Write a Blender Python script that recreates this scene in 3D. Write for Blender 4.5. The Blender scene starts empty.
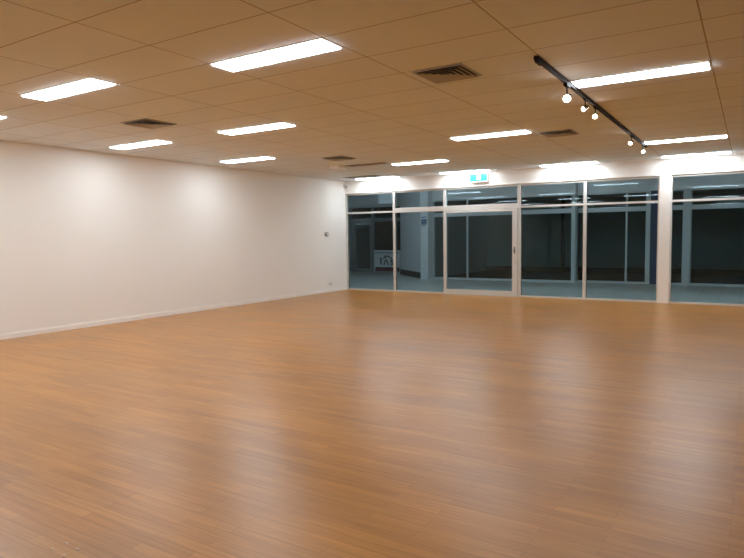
import bpy, bmesh, math, random
from mathutils import Matrix, Vector, Euler

random.seed(7)
sc = bpy.context.scene
COL = sc.collection
H = 2.933                                    # ceiling height

# ------------------------------------------------------------------ camera
def make_camera():
    yaw, pit, rol = -0.5594875, -0.0711652, -0.0138533
    fw = Vector((math.sin(yaw) * math.cos(pit), math.cos(yaw) * math.cos(pit), math.sin(pit)))
    r = Vector((math.cos(yaw), -math.sin(yaw), 0))
    u = r.cross(fw)
    c, s = math.cos(rol), math.sin(rol)
    r2, u2 = c * r + s * u, -s * r + c * u
    cd = bpy.data.cameras.new('camera')
    cam = bpy.data.objects.new('camera', cd)
    COL.objects.link(cam)
    m = Matrix((r2, u2, -fw)).transposed().to_4x4()
    m.translation = Vector((9.34979, -13.61822, 1.45676))
    cam.matrix_world = m
    cd.sensor_fit = 'HORIZONTAL'
    cd.sensor_width = 36.0
    cd.lens = 603.958 / 744 * 36.0
    cd.clip_start = 0.05
    cd.clip_end = 200
    sc.camera = cam
make_camera()

# ------------------------------------------------------------------ world, exposure, light levels
w = bpy.data.worlds.new('night'); sc.world = w; w.use_nodes = True
w.node_tree.nodes['Background'].inputs['Color'].default_value = (0.02, 0.025, 0.03, 1)
w.node_tree.nodes['Background'].inputs['Strength'].default_value = 0.3
sc.view_settings.view_transform = 'Standard'
sc.view_settings.look = 'None'
sc.view_settings.gamma = 1.0
sc.view_settings.use_curve_mapping = False
sc.view_settings.exposure = 1.3
PANEL_L = 9.0                                # radiance of the ceiling panels
PANEL_C = (0.94, 1.04, 1.12)
try:
    sc.cycles.max_bounces = 10
    sc.cycles.diffuse_bounces = 6
    sc.cycles.glossy_bounces = 5
    sc.cycles.transparent_max_bounces = 16
    sc.cycles.caustics_reflective = False
    sc.cycles.use_denoising = True
    sc.cycles.denoiser = 'OPENIMAGEDENOISE'
    sc.cycles.use_adaptive_sampling = False
    sc.cycles.denoising_input_passes = 'RGB_ALBEDO_NORMAL'
    sc.cycles.denoising_prefilter = 'ACCURATE'
    sc.cycles.sample_clamp_indirect = 6.0
except Exception:
    pass

# ------------------------------------------------------------------ materials
def srgb(r, g, b):
    f = lambda v: (v / 255 / 12.92) if v / 255 <= 0.04045 else ((v / 255 + 0.055) / 1.055) ** 2.4
    return (f(r), f(g), f(b), 1.0)

def new_mat(name):
    m = bpy.data.materials.new(name); m.use_nodes = True
    nt = m.node_tree
    return m, nt, nt.nodes['Principled BSDF']

def paint(name, col, rough=0.6, metal=0.0, noise=0.03, scale=6.0, bump=0.0, spec=0.5):
    """Plain surface with a faint mottling of its own."""
    m, nt, b = new_mat(name)
    tc = nt.nodes.new('ShaderNodeTexCoord')
    nz = nt.nodes.new('ShaderNodeTexNoise'); nz.inputs['Scale'].default_value = scale
    nz.inputs['Detail'].default_value = 4
    nt.links.new(tc.outputs['Object'], nz.inputs['Vector'])
    mx = nt.nodes.new('ShaderNodeMix'); mx.data_type = 'RGBA'
    a = [max(0, c * (1 - noise)) for c in col[:3]] + [1]
    d = [min(1, c * (1 + noise)) for c in col[:3]] + [1]
    mx.inputs[6].default_value = a; mx.inputs[7].default_value = d
    nt.links.new(nz.outputs['Fac'], mx.inputs[0])
    nt.links.new(mx.outputs[2], b.inputs['Base Color'])
    b.inputs['Roughness'].default_value = rough
    b.inputs['Metallic'].default_value = metal
    b.inputs['Specular IOR Level'].default_value = spec
    if bump:
        bp = nt.nodes.new('ShaderNodeBump'); bp.inputs['Strength'].default_value = bump
        n2 = nt.nodes.new('ShaderNodeTexNoise'); n2.inputs['Scale'].default_value = 180
        nt.links.new(tc.outputs['Object'], n2.inputs['Vector'])
        nt.links.new(n2.outputs['Fac'], bp.inputs['Height'])
        bp.inputs['Distance'].default_value = 0.002
        nt.links.new(bp.outputs['Normal'], b.inputs['Normal'])
    return m

def emit(name, col, strength, base=(0.8, 0.8, 0.8, 1)):
    m, nt, b = new_mat(name)
    b.inputs['Base Color'].default_value = base
    b.inputs['Emission Color'].default_value = (*col[:3], 1)
    b.inputs['Emission Strength'].default_value = strength
    b.inputs['Roughness'].default_value = 0.5
    return m

def glass_mat(name, tint):
    m = bpy.data.materials.new(name); m.use_nodes = True
    nt = m.node_tree; nt.nodes.clear()
    out = nt.nodes.new('ShaderNodeOutputMaterial')
    tr = nt.nodes.new('ShaderNodeBsdfTransparent'); tr.inputs['Color'].default_value = (*tint, 1)
    gl = nt.nodes.new('ShaderNodeBsdfGlossy')
    gl.inputs['Roughness'].default_value = 0.0
    gl.inputs['Color'].default_value = (0.36, 0.42, 0.44, 1)
    fr = nt.nodes.new('ShaderNodeFresnel'); fr.inputs['IOR'].default_value = 1.5
    geo = nt.nodes.new('ShaderNodeNewGeometry')
    mixn = nt.nodes.new('ShaderNodeMixShader')
    # a back face gets the same front-side Fresnel
    io = nt.nodes.new('ShaderNodeMix'); io.data_type = 'FLOAT'
    io.inputs[2].default_value = 1.5; io.inputs[3].default_value = 1 / 1.5
    nt.links.new(geo.outputs['Backfacing'], io.inputs[0])
    nt.links.new(io.outputs[0], fr.inputs['IOR'])
    nt.links.new(fr.outputs['Fac'], mixn.inputs[0])
    nt.links.new(tr.outputs[0], mixn.inputs[1]); nt.links.new(gl.outputs[0], mixn.inputs[2])
    nt.links.new(mixn.outputs[0], out.inputs['Surface'])
    return m

def floor_mat():
    m, nt, b = new_mat('timber strip floor')
    N, Lk = nt.nodes.new, nt.links.new
    tc = N('ShaderNodeTexCoord')
    br = N('ShaderNodeTexBrick')
    br.offset = 0.37; br.offset_frequency = 2; br.squash = 1.0
    br.inputs['Scale'].default_value = 1.0
    br.inputs['Brick Width'].default_value = 0.8
    br.inputs['Row Height'].default_value = 0.07
    br.inputs['Mortar Size'].default_value = 0.0015
    br.inputs['Mortar Smooth'].default_value = 0.3
    br.inputs['Bias'].default_value = 0.0
    br.inputs['Color1'].default_value = FLOOR_A
    br.inputs['Color2'].default_value = FLOOR_B
    br.inputs['Mortar'].default_value = FLOOR_M
    Lk(tc.outputs['Object'], br.inputs['Vector'])
    # grain along the boards
    mp = N('ShaderNodeMapping'); mp.inputs['Scale'].default_value = (1.5, 34, 1)
    Lk(tc.outputs['Object'], mp.inputs['Vector'])
    gr = N('ShaderNodeTexNoise'); gr.inputs['Scale'].default_value = 1.6; gr.inputs['Detail'].default_value = 6
    Lk(mp.outputs[0], gr.inputs['Vector'])
    rg = N('ShaderNodeMapRange'); rg.interpolation_type = 'SMOOTHSTEP'; rg.inputs[1].default_value = 0.2; rg.inputs[2].default_value = 0.8
    rg.inputs[3].default_value = 0.84; rg.inputs[4].default_value = 1.14
    Lk(gr.outputs['Fac'], rg.inputs[0])
    mul = N('ShaderNodeMix'); mul.data_type = 'RGBA'; mul.blend_type = 'MULTIPLY'; mul.inputs[0].default_value = 1
    Lk(br.outputs['Color'], mul.inputs[6]); Lk(rg.outputs[0], mul.inputs[7])
    # wear: scuffed patches, dull and slightly darker, with a shape of their own
    mp2 = N('ShaderNodeMapping'); mp2.inputs['Scale'].default_value = (0.55, 1.1, 1)
    Lk(tc.outputs['Object'], mp2.inputs['Vector'])
    wn = N('ShaderNodeTexNoise'); wn.inputs['Scale'].default_value = 1.3; wn.inputs['Detail'].default_value = 2
    wn.inputs['Roughness'].default_value = 0.6
    Lk(mp2.outputs[0], wn.inputs['Vector'])
    wr = N('ShaderNodeMapRange'); wr.interpolation_type = 'SMOOTHSTEP'; wr.inputs[1].default_value = 0.15; wr.inputs[2].default_value = 0.85
    wr.inputs[3].default_value = 0.80; wr.inputs[4].default_value = 1.12
    Lk(wn.outputs['Fac'], wr.inputs[0])
    mul2 = N('ShaderNodeMix'); mul2.data_type = 'RGBA'; mul2.blend_type = 'MULTIPLY'; mul2.inputs[0].default_value = 1
    Lk(mul.outputs[2], mul2.inputs[6]); Lk(wr.outputs[0], mul2.inputs[7])
    Lk(mul2.outputs[2], b.inputs['Base Color'])
    rr = N('ShaderNodeMapRange'); rr.interpolation_type = 'SMOOTHSTEP'; rr.inputs[1].default_value = 0.1; rr.inputs[2].default_value = 0.9
    rr.inputs[3].default_value = FLOOR_R0; rr.inputs[4].default_value = FLOOR_R1
    Lk(wn.outputs['Fac'], rr.inputs[0]); Lk(rr.outputs[0], b.inputs['Roughness'])
    b.inputs['Specular IOR Level'].default_value = 0.5
    return m

def ceiling_mat():
    m, nt, b = new_mat('ceiling tiles')
    N, Lk = nt.nodes.new, nt.links.new
    tc = N('ShaderNodeTexCoord')
    mp = N('ShaderNodeMapping')
    mp.inputs['Location'].default_value = (-5.42 + 24, 11.1 + 60, 0)
    Lk(tc.outputs['Object'], mp.inputs['Vector'])
    br = N('ShaderNodeTexBrick')
    br.offset = 0.0; br.squash = 1.0
    br.inputs['Scale'].default_value = 1.0
    br.inputs['Brick Width'].default_value = 1.2
    br.inputs['Row Height'].default_value = 0.6
    br.inputs['Mortar Size'].default_value = 0.006
    br.inputs['Mortar Smooth'].default_value = 0.2
    br.inputs['Color1'].default_value = CEIL_A
    br.inputs['Color2'].default_value = CEIL_B
    br.inputs['Mortar'].default_value = CEIL_M
    Lk(mp.outputs[0], br.inputs['Vector'])
    nz = N('ShaderNodeTexNoise'); nz.inputs['Scale'].default_value = 0.9; nz.inputs['Detail'].default_value = 3
    Lk(tc.outputs['Object'], nz.inputs['Vector'])
    rg = N('ShaderNodeMapRange'); rg.inputs[3].default_value = 0.95; rg.inputs[4].default_value = 1.05
    Lk(nz.outputs['Fac'], rg.inputs[0])
    mul = N('ShaderNodeMix'); mul.data_type = 'RGBA'; mul.blend_type = 'MULTIPLY'; mul.inputs[0].default_value = 1
    Lk(br.outputs['Color'], mul.inputs[6]); Lk(rg.outputs[0], mul.inputs[7])
    Lk(mul.outputs[2], b.inputs['Base Color'])
    b.inputs['Roughness'].default_value = 0.75
    b.inputs['Specular IOR Level'].default_value = 0.3
    bp = N('ShaderNodeBump'); bp.inputs['Strength'].default_value = 0.3; bp.inputs['Distance'].default_value = 0.004
    bp.invert = True
    Lk(br.outputs['Fac'], bp.inputs['Height']); Lk(bp.outputs['Normal'], b.inputs['Normal'])
    return m

def tile_floor_mat():
    m, nt, b = new_mat('grey mall floor tiles')
    N, Lk = nt.nodes.new, nt.links.new
    tc = N('ShaderNodeTexCoord')
    br = N('ShaderNodeTexBrick'); br.offset = 0.0
    br.inputs['Scale'].default_value = 1.0
    br.inputs['Brick Width'].default_value = 0.4; br.inputs['Row Height'].default_value = 0.4
    br.inputs['Mortar Size'].default_value = 0.004
    br.inputs['Color1'].default_value = (0.64, 0.64, 0.60, 1); br.inputs['Color2'].default_value = (0.56, 0.57, 0.54, 1)
    br.inputs['Mortar'].default_value = (0.2, 0.2, 0.2, 1)
    Lk(tc.outputs['Object'], br.inputs['Vector'])
    Lk(br.outputs['Color'], b.inputs['Base Color'])
    b.inputs['Roughness'].default_value = 0.3
    return m

FLOOR_A = (0.51, 0.232, 0.055, 1); FLOOR_B = (0.425, 0.184, 0.041, 1); FLOOR_M = (0.30, 0.125, 0.03, 1)
FLOOR_R0, FLOOR_R1 = 0.29, 0.36
CEIL_A = (0.79, 0.85, 0.89, 1); CEIL_B = (0.77, 0.83, 0.87, 1); CEIL_M = (0.38, 0.36, 0.33, 1)

M = {}
M['floor'] = floor_mat()
M['ceiling'] = ceiling_mat()
M['wall'] = paint('warm white wall paint', (0.90, 0.875, 0.83, 1), 0.55, noise=0.012, scale=1.5, bump=0.05)
M['trim'] = paint('white gloss trim paint', (0.92, 0.89, 0.84, 1), 0.35, noise=0.02)
M['alu'] = paint('pale powder coated aluminium', (0.66, 0.65, 0.62, 1), 0.4, metal=0.15, noise=0.03)
M['alu_dark'] = paint('grey sealing strip', (0.10, 0.10, 0.10, 1), 0.6)
M['glass'] = glass_mat('green tinted shop glass', (0.855, 0.945, 0.97))
M['panel'] = emit('lit light diffuser', PANEL_C, PANEL_L)
M['white_metal'] = paint('white enamelled steel', (0.78, 0.76, 0.72, 1), 0.4)
M['vent'] = paint('beige painted vent steel', (0.42, 0.42, 0.41, 1), 0.5)
M['duct_shade'] = paint('dark duct shade', (0.07, 0.06, 0.055, 1), 0.9)  # shade inside the ducts, put into the colour
M['black'] = paint('black track metal', (0.025, 0.022, 0.02, 1), 0.7, spec=0.15)
M['chrome'] = paint('satin chrome', (0.6, 0.58, 0.55, 1), 0.25, metal=1.0)
M['lamp'] = emit('lit halogen lamp', (1.0, 0.9, 0.78), 40)
M['exit_green'] = emit('lit green sign face', (0.0, 0.60, 0.65), 0.35, (0.0, 0.30, 0.32, 1))
M['exit_white'] = emit('lit white pictogram', (0.75, 1.0, 1.0), 0.35)
M['plastic'] = paint('white plastic', (0.74, 0.72, 0.68, 1), 0.35)
M['grey_plastic'] = paint('grey plastic', (0.22, 0.21, 0.20, 1), 0.4)
M['mall_floor'] = tile_floor_mat()
M['mall_wall'] = paint('mall white paint', (0.76, 0.79, 0.82, 1), 0.6, noise=0.02, scale=2)
M['dark_skirting'] = paint('charcoal skirting', (0.03, 0.03, 0.035, 1), 0.5)
M['mall_frame'] = paint('grey shopfront aluminium', (0.62, 0.67, 0.70, 1), 0.4, metal=0.1)
M['far_frame'] = paint('dark grey shopfront aluminium', (0.24, 0.27, 0.30, 1), 0.4, metal=0.1)
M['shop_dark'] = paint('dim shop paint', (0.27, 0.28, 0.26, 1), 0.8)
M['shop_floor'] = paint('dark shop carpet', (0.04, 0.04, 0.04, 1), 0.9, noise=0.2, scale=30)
M['navy'] = paint('navy blue laminate', (0.05, 0.075, 0.14, 1), 0.4)
M['sign_white'] = paint('sign board white', (0.84, 0.88, 0.92, 1), 0.5)
M['sign_ink'] = paint('sign dark ink', (0.02, 0.025, 0.05, 1), 0.5)
M['sign_maroon'] = paint('sign maroon band', (0.08, 0.03, 0.05, 1), 0.5)
M['sign_red'] = paint('sign red lettering', (0.35, 0.06, 0.06, 1), 0.5)
M['notice_blue'] = paint('blue notice print', (0.12, 0.18, 0.34, 1), 0.5)
M['crumb'] = paint('pale paper scrap', (0.75, 0.6, 0.45, 1), 0.8)

# ------------------------------------------------------------------ mesh helpers
def link(name, me, mat, parent=None):
    o = bpy.data.objects.new(name, me)
    if mat: me.materials.append(mat)
    COL.objects.link(o)
    if parent: o.parent = parent
    return o

def bm_box(bm, x0, x1, y0, y1, z0, z1):
    v = [bm.verts.new(p) for p in ((x0, y0, z0), (x1, y0, z0), (x1, y1, z0), (x0, y1, z0),
                                   (x0, y0, z1), (x1, y0, z1), (x1, y1, z1), (x0, y1, z1))]
    for f in ((3, 2, 1, 0), (4, 5, 6, 7), (0, 1, 5, 4), (1, 2, 6, 5), (2, 3, 7, 6), (3, 0, 4, 7)):
        bm.faces.new([v[i] for i in f])
    return v

def done(bm, name, mat, parent=None, bevel=0.0, seg=2, smooth=False):
    if bevel:
        bmesh.ops.bevel(bm, geom=list(bm.edges), offset=bevel, segments=seg, affect='EDGES', profile=0.5)
    bmesh.ops.recalc_face_normals(bm, faces=bm.faces)
    if smooth:
        for f in bm.faces: f.smooth = True
    me = bpy.data.meshes.new(name); bm.to_mesh(me); bm.free()
    return link(name, me, mat, parent)

def box(name, mat, x0, x1, y0, y1, z0, z1, parent=None, bevel=0.0):
    bm = bmesh.new(); bm_box(bm, x0, x1, y0, y1, z0, z1)
    return done(bm, name, mat, parent, bevel)

def boxes(name, mat, lst, parent=None, bevel=0.0):
    bm = bmesh.new()
    for b in lst: bm_box(bm, *b)
    return done(bm, name, mat, parent, bevel)

def lathe(bm, prof, n=24, mtx=None):
    """profile [(r, z)...] turned about z, then moved by mtx"""
    rings = []
    for r, z in prof:
        rings.append([bm.verts.new((r * math.cos(2 * math.pi * k / n), r * math.sin(2 * math.pi * k / n), z)) for k in range(n)])
    for a, b in zip(rings, rings[1:]):
        for k in range(n):
            bm.faces.new((a[k], a[(k + 1) % n], b[(k + 1) % n], b[k]))
    bm.faces.new(rings[0][::-1]); bm.faces.new(rings[-1])
    if mtx is not None:
        bmesh.ops.transform(bm, matrix=mtx, verts=[v for ring in rings for v in ring])

def poly_prism(bm, pts, y0, y1):
    """an outline in x,z given real thickness along y"""
    a = [bm.verts.new((x, y0, z)) for x, z in pts]; b = [bm.verts.new((x, y1, z)) for x, z in pts]
    n = len(pts)
    bm.faces.new(a); bm.faces.new(b[::-1])
    for k in range(n): bm.faces.new((a[k], a[(k + 1) % n], b[(k + 1) % n], b[k]))

def tag(o, label, cat, group=None, kind=None):
    if label: o['label'] = label
    if cat: o['category'] = cat
    if group: o['group'] = group
    if kind: o['kind'] = kind
    return o

def empty(name, loc, label, cat, group=None, kind=None):
    o = bpy.data.objects.new(name, None); COL.objects.link(o); o.location = loc
    o.empty_display_size = 0.1
    return tag(o, label, cat, group, kind)

def dup(root, loc, label, group=None):
    r = root.copy(); COL.objects.link(r); r.location = loc; r['label'] = label
    if group: r['group'] = group
    for ch in list(root.children):
        c = ch.copy(); COL.objects.link(c); c.parent = r
        for g in list(ch.children):
            d = g.copy(); COL.objects.link(d); d.parent = c
    return r

def struct(o, label, cat):
    return tag(o, label, cat, kind='structure')

# ------------------------------------------------------------------ room shell
XR, YB = 14.4, -22.0
struct(box('floor', M['floor'], 0, XR, YB, 0.12, -0.1, 0), 'honey coloured timber strip floor across the whole empty room', 'floor')
struct(box('ceiling', M['ceiling'], 0, XR, YB, 0.12, H, H + 0.15), 'beige suspended tile ceiling over the empty room', 'ceiling')
struct(box('wall_left', M['wall'], -0.15, 0, YB, 0.12, 0, H), 'long plain off white wall meeting the glazed shopfront', 'wall')
struct(box('wall_right', M['wall'], XR, XR + 0.15, YB, 0.12, 0, H), 'off white wall facing the long plain wall, out of view', 'wall')
struct(box('wall_rear', M['wall'], -0.15, XR + 0.15, YB - 0.15, YB, 0, H), 'off white wall behind the camera', 'wall')
struct(box('wall_back', M['wall'], 0, XR, 0, 0.12, 2.605, H), 'off white bulkhead above the shopfront glazing', 'wall')
bm = bmesh.new()
bm_box(bm, 0, 0.014, YB, -0.001, 0, 0.072)
bm_box(bm, 0, 0.008, YB, -0.001, 0.072, 0.085)
struct(done(bm, 'baseboard_left', M['trim'], bevel=0.002), 'low white skirting board along the long plain wall', 'skirting board')
struct(box('trim_1', M['trim'], 0, XR, -0.02, 0.0, 2.6, 2.625, bevel=0.003), 'thin white trim strip under the bulkhead', 'trim')
struct(box('pillar', M['wall'], 7.76, 7.965, -0.04, 0.16, 0, 2.605, bevel=0.004), 'square off white pillar standing between two glazed bays', 'pillar')

# ------------------------------------------------------------------ shopfront windows
TILT = -0.008
def pane(name, x0, x1, z0, z1, y, parent, tilt=TILT):
    o = box(name, M['glass'], x0, x1, y - 0.004, y + 0.004, z0, z1, parent)
    return o

def tilted_pane(x0, x1, z0, z1, parent, name='glass_pane'):
    """glazing leaning out by half a degree inside its channel"""
    bm = bmesh.new(); v = bm_box(bm, x0, x1, -0.004, 0.004, z0, z1)
    bmesh.ops.rotate(bm, verts=bm.verts, cent=(0, 0, (z0 + z1) / 2), matrix=Matrix.Rotation(TILT, 3, 'X'))
    bmesh.ops.translate(bm, verts=bm.verts, vec=(0, 0.05, 0))
    return done(bm, name, M['glass'], parent)

def window(n, x0, x1, lm, rm, tr, label, mull=0.06, sill=0.04):
    """one bay: x0..x1 clear opening; lm / rm = width of frame at each side; tr = (z0, z1) of the transom bar"""
    root = empty('window_%d' % n, (0, 0, 0), label, 'window', 'shopfront bays', 'structure')
    Y0, Y1 = 0.01, 0.09
    boxes('frame', M['alu'], [
        (x0, x1, Y0, Y1, 0.0, sill), (x0, x1, Y0, Y1, 2.555, 2.6),
        (x0, x0 + lm, Y0, Y1, sill, 2.555), (x1 - rm, x1, Y0, Y1, sill, 2.555)], root, 0.003)
    box('transom_bar', M['alu'], x0 + lm, x1 - rm, Y0 - 0.004, Y1, tr[0], tr[1], root, 0.003)
    tilted_pane(x0 + lm - 0.008, x1 - rm + 0.008, sill - 0.005, tr[0] + 0.005, root, 'lower_pane')
    tilted_pane(x0 + lm - 0.008, x1 - rm + 0.008, tr[1] - 0.005, 2.56, root, 'upper_pane')
    boxes('gasket', M['alu_dark'], [(x0 + lm, x0 + lm + 0.006, 0.035, 0.065, sill, 2.555), (x1 - rm - 0.006, x1 - rm, 0.035, 0.065, sill, 2.555)], root)
    return root

THIN = (2.055, 2.10); WIDE = (2.045, 2.165)
window(1, 0.0, 1.525, 0.05, 0.05, THIN, 'tall glazed bay touching the long plain wall, with a slim transom')
window(2, 1.525, 2.93, 0.02, 0.02, WIDE, 'glazed bay between the corner bay and the sliding door')
window(4, 4.84, 6.29, 0.03, 0.035, THIN, 'glazed bay just past the lock side of the sliding door')
window(5, 6.29, 7.76, 0.035, 0.03, THIN, 'glazed bay ending at the square off white pillar')
window(6, 7.965, 9.6, 0.03, 0.035, THIN, 'glazed bay beyond the square pillar, cut by the edge of view')
window(7, 9.6, 11.2, 0.035, 0.035, THIN, 'glazed bay out of view, next past the bay beside the pillar')
window(8, 11.2, 12.8, 0.035, 0.035, THIN, 'glazed bay out of view, second past the bay beside the pillar')
window(9, 12.8, XR, 0.035, 0.05, THIN, 'glazed bay out of view, at the far end of the shopfront')

# fanlight over the sliding door, with the door's header track
r = empty('window_3', (0, 0, 0), 'shallow glazed fanlight above the sliding door', 'window', 'shopfront bays', 'structure')
boxes('frame', M['alu'], [(2.93, 4.84, 0.01, 0.09, 2.555, 2.6), (2.93, 2.985, 0.01, 0.09, 2.165, 2.555), (4.785, 4.84, 0.01, 0.09, 2.165, 2.555)], r, 0.003)
box('door_header', M['alu'], 2.93, 4.84, -0.03, 0.09, 2.045, 2.165, r, 0.004)
boxes('jamb', M['alu'], [(2.93, 2.985, 0.01, 0.09, 0, 2.045), (4.775, 4.84, 0.01, 0.09, 0, 2.045)], r, 0.003)
tilted_pane(2.98, 4.79, 2.16, 2.56, r, 'upper_pane')
# sliding door
d = empty('door_1', (0, 0, 0), 'pale aluminium framed glass sliding door in the shopfront', 'door', None, 'structure')
DY0, DY1 = -0.035, 0.005
boxes('stile', M['alu'], [(2.94, 3.01, DY0, DY1, 0.012, 2.043)], d, 0.003)
boxes('stile', M['alu'], [(4.68, 4.80, DY0, DY1, 0.012, 2.043)], d, 0.003)
boxes('rail', M['alu'], [(3.01, 4.68, DY0, DY1, 0.012, 0.125)], d, 0.003)
boxes('rail', M['alu'], [(3.01, 4.68, DY0, DY1, 1.985, 2.043)], d, 0.003)
box('glass_pane', M['glass'], 3.0, 4.69, -0.019, -0.011, 0.12, 1.99, d)
# lock: plate, cylinder, thumb turn
bm = bmesh.new(); bm_box(bm, 4.715, 4.755, DY0 - 0.006, DY0, 0.99, 1.17)
lk = done(bm, 'lock', M['chrome'], d, 0.002)
bm = bmesh.new(); lathe(bm, [(0.016, 0), (0.016, 0.02), (0.012, 0.026)], 20, Matrix.Translation((4.735, DY0 - 0.006, 1.12)) @ Matrix.Rotation(math.radians(90), 4, 'X'))
done(bm, 'lock_cylinder', M['grey_plastic'], lk, smooth=True)
bm = bmesh.new(); bm_box(bm, 4.722, 4.748, DY0 - 0.04, DY0 - 0.028, 1.03, 1.10); bm_box(bm, 4.730, 4.740, DY0 - 0.03, DY0 - 0.006, 1.055, 1.075)
done(bm, 'thumb_turn', M['grey_plastic'], lk, 0.002)
struct(boxes('trim_2', M['alu'], [(2.985, 4.775, -0.045, 0.01, 0, 0.004), (2.985, 4.775, -0.019, -0.011, 0.004, 0.012)]), 'slim floor track under the sliding door', 'door track')

# ------------------------------------------------------------------ the mall outside
HC = 3.3
struct(box('floor_mall', M['mall_floor'], -8, 16, 0.12, 7.4, -0.1, 0), 'grey tiled mall floor beyond the glass', 'floor')
struct(box('ceiling_mall', M['mall_wall'], -8, 16, 0.12, 7.4, HC, HC + 0.1), 'pale ceiling of the mall corridor beyond the glass', 'ceiling')
struct(box('wall_mall_front', M['mall_wall'], -8, -0.15, 0.0, 0.12, 0, HC), 'mall side of the neighbouring shop wall', 'wall')
struct(box('wall_mall_end', M['mall_wall'], -8.1, -8, 0, 10.6, 0, HC), 'far end wall of the mall corridor', 'wall')
struct(box('wall_mall_side', M['mall_wall'], 16, 16.1, 0, 10.6, 0, HC), 'other end wall of the mall corridor', 'wall')
struct(boxes('wall_shop_bulkhead', M['mall_wall'], [(0.38, 5.0, 4.55, 4.75, 2.6, HC), (5.0, 16, 4.8, 5.0, 2.6, HC)]), 'pale bulkhead above the opposite shopfront', 'wall')
# angled white wall with dark skirting, and the column at its end
bm = bmesh.new()
def slanted(bm, p, q, t, z0, z1):
    dx, dy = q[0] - p[0], q[1] - p[1]; L = math.hypot(dx, dy); nx, ny = -dy / L * t, dx / L * t
    a = [(p[0], p[1]), (q[0], q[1]), (q[0] - nx, q[1] - ny), (p[0] - nx, p[1] - ny)]
    lo = [bm.verts.new((x, y, z0)) for x, y in a]; hi = [bm.verts.new((x, y, z1)) for x, y in a]
    bm.faces.new(lo[::-1]); bm.faces.new(hi)
    for k in range(4): bm.faces.new((lo[k], lo[(k + 1) % 4], hi[(k + 1) % 4], hi[k]))
slanted(bm, (0.10, 4.40), (-1.75, 6.15), 0.15, 0, HC)
struct(done(bm, 'wall_angled', M['mall_wall']), 'angled pale wall beside the opposite column, beyond the glass', 'wall')
bm = bmesh.new(); slanted(bm, (0.08, 4.40), (-1.77, 6.15), -0.012, 0, 0.2)
struct(done(bm, 'baseboard_angled', M['dark_skirting']), 'dark skirting at the foot of the angled wall', 'skirting board')
struct(box('column', M['mall_wall'], 0.10, 0.38, 4.2, 4.75, 0, HC, bevel=0.004), 'pale square column carrying a small notice, beyond the glass', 'column')

def shop_bay(n, x0, x1, y, lw, rw, label, mid=None, split=True):
    root = empty('window_%d' % n, (0, 0, 0), label, 'window', 'opposite shop bays', 'structure')
    z1 = 2.6
    L = [(x0, x1, y, y + 0.08, 0, 0.06), (x0, x1, y, y + 0.08, z1 - 0.04, z1), (x0, x0 + lw, y, y + 0.08, 0.06, z1 - 0.04), (x1 - rw, x1, y, y + 0.08, 0.06, z1 - 0.04)]
    boxes('frame', M['mall_frame'], L, root, 0.003)
    box('transom_bar', M['mall_frame'], x0 + lw, x1 - rw, y - 0.003, y + 0.08, 2.05, 2.18, root, 0.003)
    pane('lower_pane', x0 + lw - 0.004, x1 - rw + 0.004, 0.055, 2.055, y + 0.04, root)
    pane('upper_pane', x0 + lw - 0.004, x1 - rw + 0.004, 2.175, 2.565, y + 0.04, root)
    return root
shop_bay(10, 0.38, 1.61, 4.55, 0.04, 0.025, 'dim opposite shop bay touching the pale column')
shop_bay(11, 1.61, 5.0, 4.55, 0.025, 0.11, 'wide dim opposite shop bay behind the sliding door')
shop_bay(12, 5.0, 6.36, 4.8, 0.02, 0.025, 'dim opposite shop bay just past the step in its shopfront')
shop_bay(13, 6.36, 6.98, 4.8, 0.025, 0.12, 'narrow dim opposite shop bay before the pale green stile')
shop_bay(14, 7.40, 7.80, 4.8, 0.03, 0.02, 'narrow dim opposite shop bay hidden behind the square pillar')
shop_bay(15, 7.98, 11.0, 4.8, 0.02, 0.03, 'wide dim opposite shop bay past the pale square column')
shop_bay(16, 11.0, 16.0, 4.8, 0.03, 0.03, 'dim opposite shop bay out of view')
struct(boxes('door_2', M['navy'], [(6.98, 7.40, 4.82, 4.86, 0.0, 2.6)], bevel=0.003), 'dark blue door panel in the opposite shopfront', 'door')
struct(box('column_2', M['mall_frame'], 7.80, 7.98, 4.72, 4.95, 0, 2.6, bevel=0.004), 'pale square column in the opposite shopfront', 'column')
struct(box('trim_return', M['mall_frame'], 4.985, 5.02, 4.63, 4.88, 0, 2.6, bevel=0.002), 'corner post at the step of the opposite shopfront', 'post')
# the dark shop behind
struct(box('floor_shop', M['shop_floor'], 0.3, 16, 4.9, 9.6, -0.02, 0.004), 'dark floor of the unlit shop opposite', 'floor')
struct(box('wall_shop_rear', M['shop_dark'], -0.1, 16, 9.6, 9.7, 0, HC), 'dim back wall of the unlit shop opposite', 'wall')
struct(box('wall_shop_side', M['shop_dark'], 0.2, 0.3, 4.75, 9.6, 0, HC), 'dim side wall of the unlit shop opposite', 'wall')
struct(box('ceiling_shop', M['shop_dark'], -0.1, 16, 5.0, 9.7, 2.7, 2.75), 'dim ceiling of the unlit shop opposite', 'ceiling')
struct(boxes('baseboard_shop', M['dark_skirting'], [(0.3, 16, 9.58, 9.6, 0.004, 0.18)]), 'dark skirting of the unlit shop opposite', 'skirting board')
struct(boxes('trim_shop', M['shop_floor'], [(3.3, 3.42, 9.5, 9.58, 0.004, 2.7)]), 'dark post on the back wall of the opposite shop', 'post')
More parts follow.
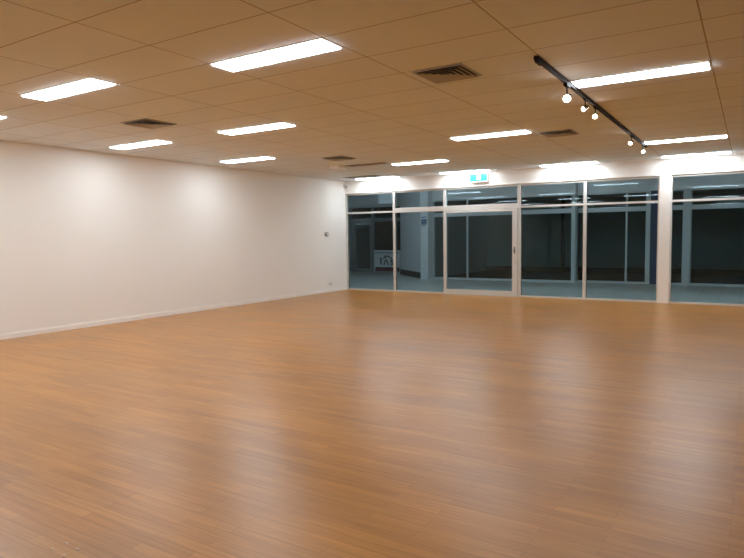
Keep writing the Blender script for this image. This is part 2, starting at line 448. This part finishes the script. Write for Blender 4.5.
# shop at the end of the mall, with a glass door
struct(box('wall_end_bulkhead', M['mall_wall'], -8, -1.6, 7.4, 7.55, 2.62, HC), 'pale bulkhead over the far shopfront at the mall end', 'wall')
r = empty('window_17', (0, 0, 0), 'far dark shopfront behind the sign board', 'window', 'opposite shop bays', 'structure')
boxes('frame', M['far_frame'], [(-8, -4.78, 7.4, 7.48, 0, 0.1), (-3.82, -3.70, 7.4, 7.5, 0, 2.62), (-8, -1.6, 7.4, 7.48, 2.04, 2.18), (-3.70, -1.6, 7.4, 7.48, 0, 0.06), (-1.7, -1.6, 7.4, 7.48, 0.06, 2.04), (-4.9, -4.78, 7.4, 7.5, 0.1, 2.62)], r, 0.003)
pane('lower_pane', -3.70, -1.7, 0.06, 2.04, 7.44, r)
pane('upper_pane', -3.70, -1.6, 2.18, 2.62, 7.44, r)
pane('lower_pane', -8, -4.9, 0.1, 2.04, 7.44, r)
d2 = empty('door_3', (0, 0, 0), 'far glass shop door with grey frame, next to the sign board', 'door', None, 'structure')
boxes('stile', M['far_frame'], [(-4.76, -4.57, 7.4, 7.46, 0.01, 2.03)], d2, 0.003)
boxes('stile', M['far_frame'], [(-3.9, -3.83, 7.4, 7.46, 0.01, 2.03)], d2, 0.003)
boxes('rail', M['far_frame'], [(-4.57, -3.9, 7.4, 7.46, 0.01, 0.12)], d2, 0.003)
boxes('rail', M['far_frame'], [(-4.57, -3.9, 7.4, 7.46, 1.94, 2.03)], d2, 0.003)
pane('glass_pane', -4.575, -3.895, 0.115, 1.945, 7.43, d2)
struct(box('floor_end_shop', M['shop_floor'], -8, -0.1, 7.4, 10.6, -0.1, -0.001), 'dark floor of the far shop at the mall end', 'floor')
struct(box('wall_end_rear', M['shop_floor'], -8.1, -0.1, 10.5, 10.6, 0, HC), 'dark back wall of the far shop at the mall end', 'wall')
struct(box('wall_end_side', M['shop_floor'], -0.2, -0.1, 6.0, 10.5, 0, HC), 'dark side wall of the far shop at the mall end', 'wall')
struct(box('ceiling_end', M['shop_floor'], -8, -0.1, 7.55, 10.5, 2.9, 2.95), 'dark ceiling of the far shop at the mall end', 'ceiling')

# ------------------------------------------------------------------ ceiling lights
LW, LD, LT = 1.18, 0.275, 0.014
def make_light(label, group):
    root = empty('ceiling_light', (0, 0, 0), label, 'ceiling light', group)
    f = 0.006
    boxes('frame', M['white_metal'], [(0, LW, 0, f, -0.006, 0), (0, LW, LD - f, LD, -0.006, 0), (0, f, f, LD - f, -0.006, 0), (LW - f, LW, f, LD - f, -0.006, 0)], root)
    bm = bmesh.new()
    # shallow tray diffuser with sloped sides
    a = [(f, f), (LW - f, f), (LW - f, LD - f), (f, LD - f)]
    k = 0.008
    b = [(f + k, f + k), (LW - f - k, f + k), (LW - f - k, LD - f - k), (f + k, LD - f - k)]
    va = [bm.verts.new((x, y, -0.001)) for x, y in a]; vb = [bm.verts.new((x, y, -LT)) for x, y in b]
    bm.faces.new(va); bm.faces.new(vb)
    for i in range(4): bm.faces.new((va[i], va[(i + 1) % 4], vb[(i + 1) % 4], vb[i]))
    done(bm, 'diffuser', M['panel'], root)
    return root

GL = 'rectangular ceiling panel lights'
C0, C1, C2, C3, C4, C5 = 0.625, 3.025, 5.425, 7.825, 10.225, 12.625
in_view = [
    (C2, -9.895, 'large lit ceiling panel in mid ceiling, nearest of the row leading to the exit sign'),
    (C1, -10.20, 'large lit ceiling panel beside the square vent nearest the long plain wall'),
    (C1, -7.52, 'lit ceiling panel midway along the row second from the long plain wall'),
    (C0, -7.55, 'lit ceiling panel close to the long plain wall, just past its nearest square vent'),
    (C0, -5.17, 'small lit ceiling panel close to the long plain wall, halfway to the glass'),
    (C2, -5.06, 'lit ceiling panel in mid ceiling in line with the sliding door'),
    (C1, -2.72, 'lit ceiling panel between the return grilles and the exit sign'),
    (C3, -7.49, 'brightest long ceiling panel meeting the black spotlight track'),
    (C3, -2.74, 'lit ceiling panel at the far tip of the black spotlight track'),
    (C3, -0.47, 'lit ceiling panel against the bulkhead above the square pillar'),
    (C2, -0.46, 'lit ceiling panel against the bulkhead, between exit sign and spotlight track'),
    (C1, -0.44, 'thin lit ceiling panel against the bulkhead right beside the exit sign'),
    (C0, -0.46, 'lit ceiling panel against the bulkhead in the corner by the plain wall'),
    (C0, -9.98, 'lit ceiling panel mostly cut off by the edge of view over the plain wall'),
]
proto = None
for x, y, lab in in_view:
    if proto is None:
        proto = make_light(lab, GL); proto.location = (x, y, H)
    else:
        dup(proto, (x, y, H), lab, GL)
hidden = [(C0, -12.3), (C1, -12.3), (C2, -14.7), (C3, -12.3), (C0, -14.7), (C1, -17.1), (C3, -17.1),
          (C4, -0.45), (C4, -5.1)]  # unseen panels added for room brightness, some read from glass reflections
for x, y in hidden:
    dup(proto, (x, y, H), 'unseen ceiling panel added for room brightness and glass reflections, behind or beside the camera', 'ceiling panel lights added outside the view')

# unseen battens added to brighten the mall, above the line of sight
M['mall_fill'] = emit('lit mall fill tube', (0.84, 1.0, 1.10), 10.5)
def make_fill_batten(label):
    root = empty('mall_fill_light', (0, 0, 0), label, 'added fill light', 'fill lights added above the mall view')
    box('body', M['white_metal'], -0.6, 0.6, -0.05, 0.05, -0.04, 0, root, 0.004)
    bm = bmesh.new(); lathe(bm, [(0.03, -0.58), (0.03, 0.58)], 16, Matrix.Translation((0, 0, -0.07)) @ Matrix.Rotation(math.radians(90), 4, 'Y'))
    done(bm, 'tube', M['mall_fill'], root)
    return root
bt = make_fill_batten('unseen fill light added on the mall ceiling, above the view through the glass'); bt.location = (-2.2, 2.2, HC)
for x in (1.0, 5.2, 9.4):
    dup(bt, (x, 2.2, HC), bt['label'])

# ------------------------------------------------------------------ ceiling vents
def make_vent(label):
    root = empty('air_vent', (0, 0, 0), label, 'air vent', 'square ceiling vents')
    S = 0.24
    box('duct_shade_plate', M['duct_shade'], -S + 0.01, S - 0.01, -S + 0.01, S - 0.01, -0.004, 0, root)  # dark plate stands in for the shaded duct; ceiling has no hole
    boxes('frame', M['vent'], [(-S, S, -S, -S + 0.025, -0.012, 0), (-S, S, S - 0.025, S, -0.012, 0), (-S, -S + 0.025, -S + 0.025, S - 0.025, -0.012, 0), (S - 0.025, S, -S + 0.025, S - 0.025, -0.012, 0)], root, 0.002)
    for k in range(4):
        ro = S - 0.028 - k * 0.05; ri = ro - 0.04
        bm = bmesh.new()
        zt, zb, t = -0.005, -0.024, 0.004
        def ring(r, z): return [bm.verts.new((sx * r, sy * r, z)) for sx, sy in ((-1, -1), (1, -1), (1, 1), (-1, 1))]
        A, B, Cc, Dd = ring(ri, zt), ring(ro, zb), ring(ro - t, zb), ring(ri - t - 0.003, zt)
        for P, Q in ((A, B), (B, Cc), (Cc, Dd), (Dd, A)):
            for i in range(4): bm.faces.new((P[i], P[(i + 1) % 4], Q[(i + 1) % 4], Q[i]))
        done(bm, 'louvre', M['vent'], root)
    box('centre_plate', M['vent'], -0.02, 0.02, -0.02, 0.02, -0.024, -0.018, root, 0.002)
    return root
v = make_vent('square louvred ceiling vent nearest the camera, in line with the exit sign'); v.location = (6.96, -8.45, H)
dup(v, (2.80, -8.47, H), 'square louvred ceiling vent between two lit panels near the plain wall')
dup(v, (6.92, -4.50, H), 'faint square ceiling vent beside the middle of the spotlight track')
dup(v, (2.72, -4.17, H), 'square ceiling vent in front of the return air grilles by the corner')

def make_grille(label):
    root = empty('return_air_grille', (0, 0, 0), label, 'air grille', 'slot return air grilles')
    L, W = 1.0, 0.30
    box('duct_shade_plate', M['duct_shade'], 0.01, L - 0.01, 0.01, W - 0.01, -0.004, 0, root)  # flat dark plate painted as the shade behind the slats
    boxes('frame', M['white_metal'], [(0, L, 0, 0.02, -0.01, 0), (0, L, W - 0.02, W, -0.01, 0), (0, 0.02, 0.02, W - 0.02, -0.01, 0), (L - 0.02, L, 0.02, W - 0.02, -0.01, 0)], root, 0.002)
    for k in range(6):
        y = 0.035 + k * 0.044
        bm = bmesh.new()
        poly = [(y, -0.004), (y + 0.003, -0.004), (y + 0.022, -0.014), (y + 0.019, -0.014)]
        a = [bm.verts.new((0.02, p, z)) for p, z in poly]; b = [bm.verts.new((L - 0.02, p, z)) for p, z in poly]
        bm.faces.new(a); bm.faces.new(b[::-1])
        for i in range(4): bm.faces.new((a[i], a[(i + 1) % 4], b[(i + 1) % 4], b[i]))
        done(bm, 'slat', M['grey_plastic'], root)
    return root
g = make_grille('long dark return air grille beside the pale ceiling access box'); g.location = (2.13, -3.17, H)
dup(g, (0.66, -1.08, H), 'long dark return air grille in the corner next to the last lit panel')
# pale plate beside the grille
ap = empty('ceiling_box', (1.97, -3.12, H), 'small pale box on the ceiling at the end of a dark grille', 'ceiling box')
box('body', M['trim'], -0.12, 0.12, -0.16, 0.16, -0.07, 0, ap, 0.006)
box('cover_plate', M['plastic'], -0.085, 0.085, -0.13, 0.13, -0.076, -0.07, ap, 0.003)

# ------------------------------------------------------------------ spotlight track
t = empty('light_track', (7.80, 0, H), 'black spotlight track running along the ceiling toward the shopfront', 'light track')
boxes('rail', M['black'], [(-0.018, 0.018, -8.5, -2.3, -0.034, 0)], t, 0.003)
boxes('end_cap', M['black'], [(-0.02, 0.02, -8.53, -8.5, -0.036, 0)], t, 0.003)
boxes('end_cap', M['black'], [(-0.02, 0.02, -2.3, -2.27, -0.036, 0)], t, 0.003)
box('live_feed', M['black'], -0.022, 0.022, -8.5, -8.36, -0.045, -0.034, t, 0.003)

def make_spot(aim, label):
    root = empty('track_spotlight', (0, 0, 0), label, 'spotlight', 'spotlights on the black track')
    box('adapter', M['black'], -0.014, 0.014, -0.05, 0.05, -0.018, 0, root, 0.003)
    bm = bmesh.new(); lathe(bm, [(0.006, -0.085), (0.006, -0.018)], 12)
    done(bm, 'stem', M['black'], root)
    rot = Vector(aim).normalized().to_track_quat('Z', 'Y').to_matrix().to_4x4()
    mt = Matrix.Translation((0, 0, -0.095)) @ rot
    bm = bmesh.new(); lathe(bm, [(0.008, -0.045), (0.016, -0.042), (0.019, -0.02), (0.021, 0.0), (0.025, 0.026), (0.028, 0.040), (0.026, 0.040), (0.022, 0.028)], 24, mt)
    hd = done(bm, 'lamp_head', M['chrome'], root, smooth=True)
    bm = bmesh.new(); lathe(bm, [(0.021, 0.0285), (0.023, 0.034), (0.016, 0.040), (0.006, 0.043)], 24, mt)
    done(bm, 'lamp', M['lamp'], hd, smooth=True)
    bm = bmesh.new(); bm_box(bm, -0.026, -0.021, -0.006, 0.006, -0.1, -0.07); bm_box(bm, 0.021, 0.026, -0.006, 0.006, -0.1, -0.07); bm_box(bm, -0.026, 0.026, -0.006, 0.006, -0.075, -0.07)
    done(bm, 'bracket', M['black'], root)
    return root
spots = [(-7.52, (0.25, -1, -0.35), 'glaring spotlight on the black track beside the brightest panel'),
         (-6.75, (-0.5, -0.8, -0.45), 'small spotlight on the black track, second from its near end'),
         (-6.25, (0.1, -1, -0.5), 'bright spotlight on the black track, third from its near end'),
         (-3.75, (-0.4, -0.9, -0.5), 'spotlight on the black track, next to last before its far tip'),
         (-2.62, (0.3, -0.9, -0.6), 'spotlight at the far tip of the black track')]
for y, aim, lab in spots:
    s = make_spot(aim, lab); s.location = (7.80, y, H - 0.034)
    if y == -7.52: s.scale = (1.35, 1.35, 1.35)  # enlarged so the bigger lamp stands in for its glare

# ------------------------------------------------------------------ exit sign
ex = empty('exit_sign', (3.875, 0, 2.785), 'lit green exit sign with running figure on the bulkhead above the door', 'exit sign')
boxes('housing', M['white_metal'], [(-0.225, 0.225, -0.085, -0.02, -0.095, 0.105)], ex, 0.006)
box('mounting_bracket', M['white_metal'], -0.05, 0.05, -0.02, 0, -0.05, 0.06, ex, 0.003)
box('lit_face', M['exit_green'], -0.212, 0.212, -0.092, -0.085, -0.072, 0.092, ex, 0.003)
bm = bmesh.new()
YF, YK = -0.095, -0.092
# running figure going through a doorway
poly_prism(bm, [(-0.012 + 0.016 * math.cos(a * math.pi / 6), 0.062 + 0.016 * math.sin(a * math.pi / 6)) for a in range(12)], YF, YK)
poly_prism(bm, [(-0.030, 0.040), (-0.004, 0.044), (0.012, 0.0), (-0.010, -0.008)], YF, YK)
poly_prism(bm, [(0.006, 0.004), (0.030, -0.016), (0.024, -0.052), (0.012, -0.050), (0.016, -0.022), (-0.008, -0.006)], YF, YK)
poly_prism(bm, [(-0.010, -0.006), (0.002, -0.012), (-0.020, -0.036), (-0.048, -0.036), (-0.048, -0.026), (-0.024, -0.026)], YF, YK)
poly_prism(bm, [(-0.006, 0.042), (0.020, 0.022), (0.036, 0.030), (0.034, 0.038), (0.020, 0.032), (0.0, 0.046)], YF, YK)
poly_prism(bm, [(-0.028, 0.040), (-0.048, 0.020), (-0.040, 0.004), (-0.034, 0.008), (-0.038, 0.020), (-0.022, 0.032)], YF, YK)
poly_prism(bm, [(0.045, -0.06), (0.052, -0.06), (0.052, 0.082), (0.045, 0.082)], YF, YK)
poly_prism(bm, [(-0.062, 0.075), (0.045, 0.075), (0.045, 0.082), (-0.062, 0.082)], YF, YK)
done(bm, 'pictogram', M['exit_white'], ex)

# ------------------------------------------------------------------ small fittings on the plain wall
th = empty('thermostat', (0, -0.88, 1.515), 'small round thermostat on the long plain wall near the glass', 'thermostat')
box('back_plate', M['plastic'], 0, 0.012, -0.10, 0.10, -0.06, 0.06, th, 0.003)
bm = bmesh.new(); lathe(bm, [(0.055, 0), (0.055, 0.022), (0.047, 0.028), (0.034, 0.028), (0.032, 0.024)], 32, Matrix.Translation((0.012, -0.035, 0)) @ Matrix.Rotation(math.radians(90), 4, 'Y'))
done(bm, 'dial_ring', M['grey_plastic'], th, smooth=True)
bm = bmesh.new(); lathe(bm, [(0.03, 0), (0.03, 0.03), (0.024, 0.034)], 32, Matrix.Translation((0.012, -0.035, 0)) @ Matrix.Rotation(math.radians(90), 4, 'Y'))
done(bm, 'dial_centre', M['plastic'], th, smooth=True)
po = empty('power_outlet', (0, -0.76, 0.215), 'small power outlet low on the long plain wall near the glass', 'power outlet')
box('face_plate', M['plastic'], 0, 0.010, -0.06, 0.06, -0.037, 0.037, po, 0.003)
boxes('switch', M['grey_plastic'], [(0.010, 0.014, -0.042, -0.028, 0.008, 0.024)], po, 0.001)
boxes('switch', M['grey_plastic'], [(0.010, 0.014, 0.028, 0.042, 0.008, 0.024)], po, 0.001)
boxes('socket', M['grey_plastic'], [(0.010, 0.011, -0.040, -0.036, -0.018, -0.006), (0.010, 0.011, -0.032, -0.028, -0.018, -0.006), (0.010, 0.011, -0.036, -0.033, -0.03, -0.02)], po)
boxes('socket', M['grey_plastic'], [(0.010, 0.011, 0.028, 0.032, -0.018, -0.006), (0.010, 0.011, 0.036, 0.040, -0.018, -0.006), (0.010, 0.011, 0.033, 0.036, -0.03, -0.02)], po)
ms = empty('motion_sensor', (0.0, 0.0, 2.80), 'white alarm motion sensor high in the corner of wall and bulkhead', 'motion sensor')
bm = bmesh.new()
pts = [(0.0, -0.09), (0.075, -0.045), (0.09, 0.0), (0.0, 0.0)]
pr = [(0.001, -0.085), (0.055, -0.075), (0.085, -0.001), (0.001, -0.001)]
for z0, z1, s in ((-0.06, 0.06, 1.0),):
    lo = [bm.verts.new((x * 0.8, y * 0.8, z0)) for x, y in pr]; hi = [bm.verts.new((x, y, z1)) for x, y in pr]
    bm.faces.new(lo[::-1]); bm.faces.new(hi)
    for i in range(4): bm.faces.new((lo[i], lo[(i + 1) % 4], hi[(i + 1) % 4], hi[i]))
done(bm, 'housing', M['plastic'], ms, 0.004)
bm = bmesh.new(); bm_box(bm, -0.025, 0.025, -0.006, 0.004, -0.035, 0.005)
o = done(bm, 'lens', M['grey_plastic'], ms, 0.002)
o.location = (0.066, -0.035, 0); o.rotation_euler = (0, 0, math.radians(65))

# ------------------------------------------------------------------ things in the mall
sg = empty('sign_board', (-2.93, 7.15, 0), 'white advertising sign board with house roof emblem on the mall floor', 'sign board')
bm = bmesh.new(); bm_box(bm, -0.60, 0.60, 0, 0.02, 0.01, 0.87); done(bm, 'panel', M['sign_white'], sg, 0.003)
boxes('edge_frame', M['mall_frame'], [(-0.615, -0.60, -0.006, 0.026, 0.0, 0.88), (0.60, 0.615, -0.006, 0.026, 0.0, 0.88), (-0.60, 0.60, -0.006, 0.026, 0.87, 0.885)], sg)
bm = bmesh.new(); poly_prism(bm, [(-0.20, 0.56), (-0.17, 0.53), (0.02, 0.625), (0.21, 0.53), (0.24, 0.56), (0.02, 0.68)], -0.004, 0); poly_prism(bm, [(-0.12, 0.60), (-0.12, 0.68), (-0.07, 0.68), (-0.07, 0.62)], -0.004, 0)
done(bm, 'roof_emblem', M['sign_ink'], sg)
bm = bmesh.new()   # large letter shapes under the roof: unreadable from here
poly_prism(bm, [(-0.32, 0.30), (-0.26, 0.30), (-0.26, 0.58), (-0.32, 0.58)], -0.004, 0)
poly_prism(bm, [(-0.18, 0.30), (-0.12, 0.30), (-0.04, 0.50), (-0.08, 0.53)], -0.004, 0)
poly_prism(bm, [(0.02, 0.30), (0.08, 0.30), (-0.02, 0.53), (-0.06, 0.50)], -0.004, 0)
poly_prism(bm, [(0.16, 0.30), (0.30, 0.30), (0.30, 0.43), (0.21, 0.43), (0.21, 0.46), (0.30, 0.46), (0.30, 0.51), (0.16, 0.51), (0.16, 0.385), (0.25, 0.385), (0.25, 0.345), (0.16, 0.345)], -0.004, 0)
done(bm, 'lettering', M['sign_ink'], sg)
for i in range(7):
    box('heading_word', M['notice_blue'], -0.55 + i * 0.16, -0.55 + i * 0.16 + 0.11 + 0.02 * (i % 2), -0.004, 0, 0.755, 0.80, sg)
bb = box('base_band', M['sign_maroon'], -0.56, 0.56, -0.004, 0, 0.03, 0.20, sg)
for i in range(9):
    box('base_letter', M['sign_red'], -0.50 + i * 0.11, -0.43 + i * 0.11, -0.008, -0.004, 0.07, 0.15, bb)
nt_ = empty('notice', (0.24, 4.2, 1.93), 'small blue printed notice on the pale column beyond the glass', 'notice')
box('sheet', M['sign_white'], -0.12, 0.12, -0.006, -0.001, -0.20, 0.18, nt_)
boxes('printed_block', M['notice_blue'], [(-0.10, 0.10, -0.009, -0.006, -0.13, 0.06)], nt_)
boxes('printed_line', M['notice_blue'], [(-0.10, 0.10, -0.009, -0.006, 0.10, 0.135)], nt_)
boxes('printed_line', M['sign_ink'], [(-0.10, 0.06, -0.009, -0.006, -0.18, -0.155)], nt_)
hs = empty('hanging_box', (-0.5, 3.0, HC), 'pale blank box hanging below the mall ceiling', 'hanging sign')  # pale box of unknown use, modelled from a faint rectangle
box('box_body', M['sign_white'], -0.25, 0.25, -0.06, 0.06, -0.82, -0.46, hs, 0.006)
for sx in (-0.18, 0.18):
    bm = bmesh.new(); lathe(bm, [(0.006, -0.46), (0.006, 0.0)], 10, Matrix.Translation((sx, 0, 0)))
    done(bm, 'hanger_rod', M['mall_frame'], hs)

# ------------------------------------------------------------------ scraps on the floor
def scrap(x, y, s, rz, label):
    bm = bmesh.new()
    poly = [(-1, -0.6), (0.2, -0.9), (1, -0.2), (0.7, 0.7), (-0.3, 0.9), (-0.9, 0.3)]
    a = [bm.verts.new((p * s, q * s, 0.0)) for p, q in poly]; b = [bm.verts.new((p * s * 0.8, q * s * 0.8, s * 0.7)) for p, q in poly]
    bm.faces.new(a[::-1]); bm.faces.new(b)
    for i in range(6): bm.faces.new((a[i], a[(i + 1) % 6], b[(i + 1) % 6], b[i]))
    o = done(bm, 'paper_scrap', M['crumb'])
    o.location = (x, y, 0); o.rotation_euler.z = rz
    tag(o, label, 'scrap', 'pale scraps on the floor')

scrap(6.592, -12.094, 0.008, 0.3, 'pale scrap on the timber floor, the one farthest from the others toward the plain wall')
scrap(6.697, -12.032, 0.008, 1.1, 'pale scrap on the timber floor, brightest of the four')
scrap(6.596, -12.025, 0.007, 2.0, 'pale scrap on the timber floor, faintest and farthest from the camera')
scrap(6.696, -12.098, 0.008, 4.0, 'pale scrap on the timber floor, nearest the bottom edge of view')
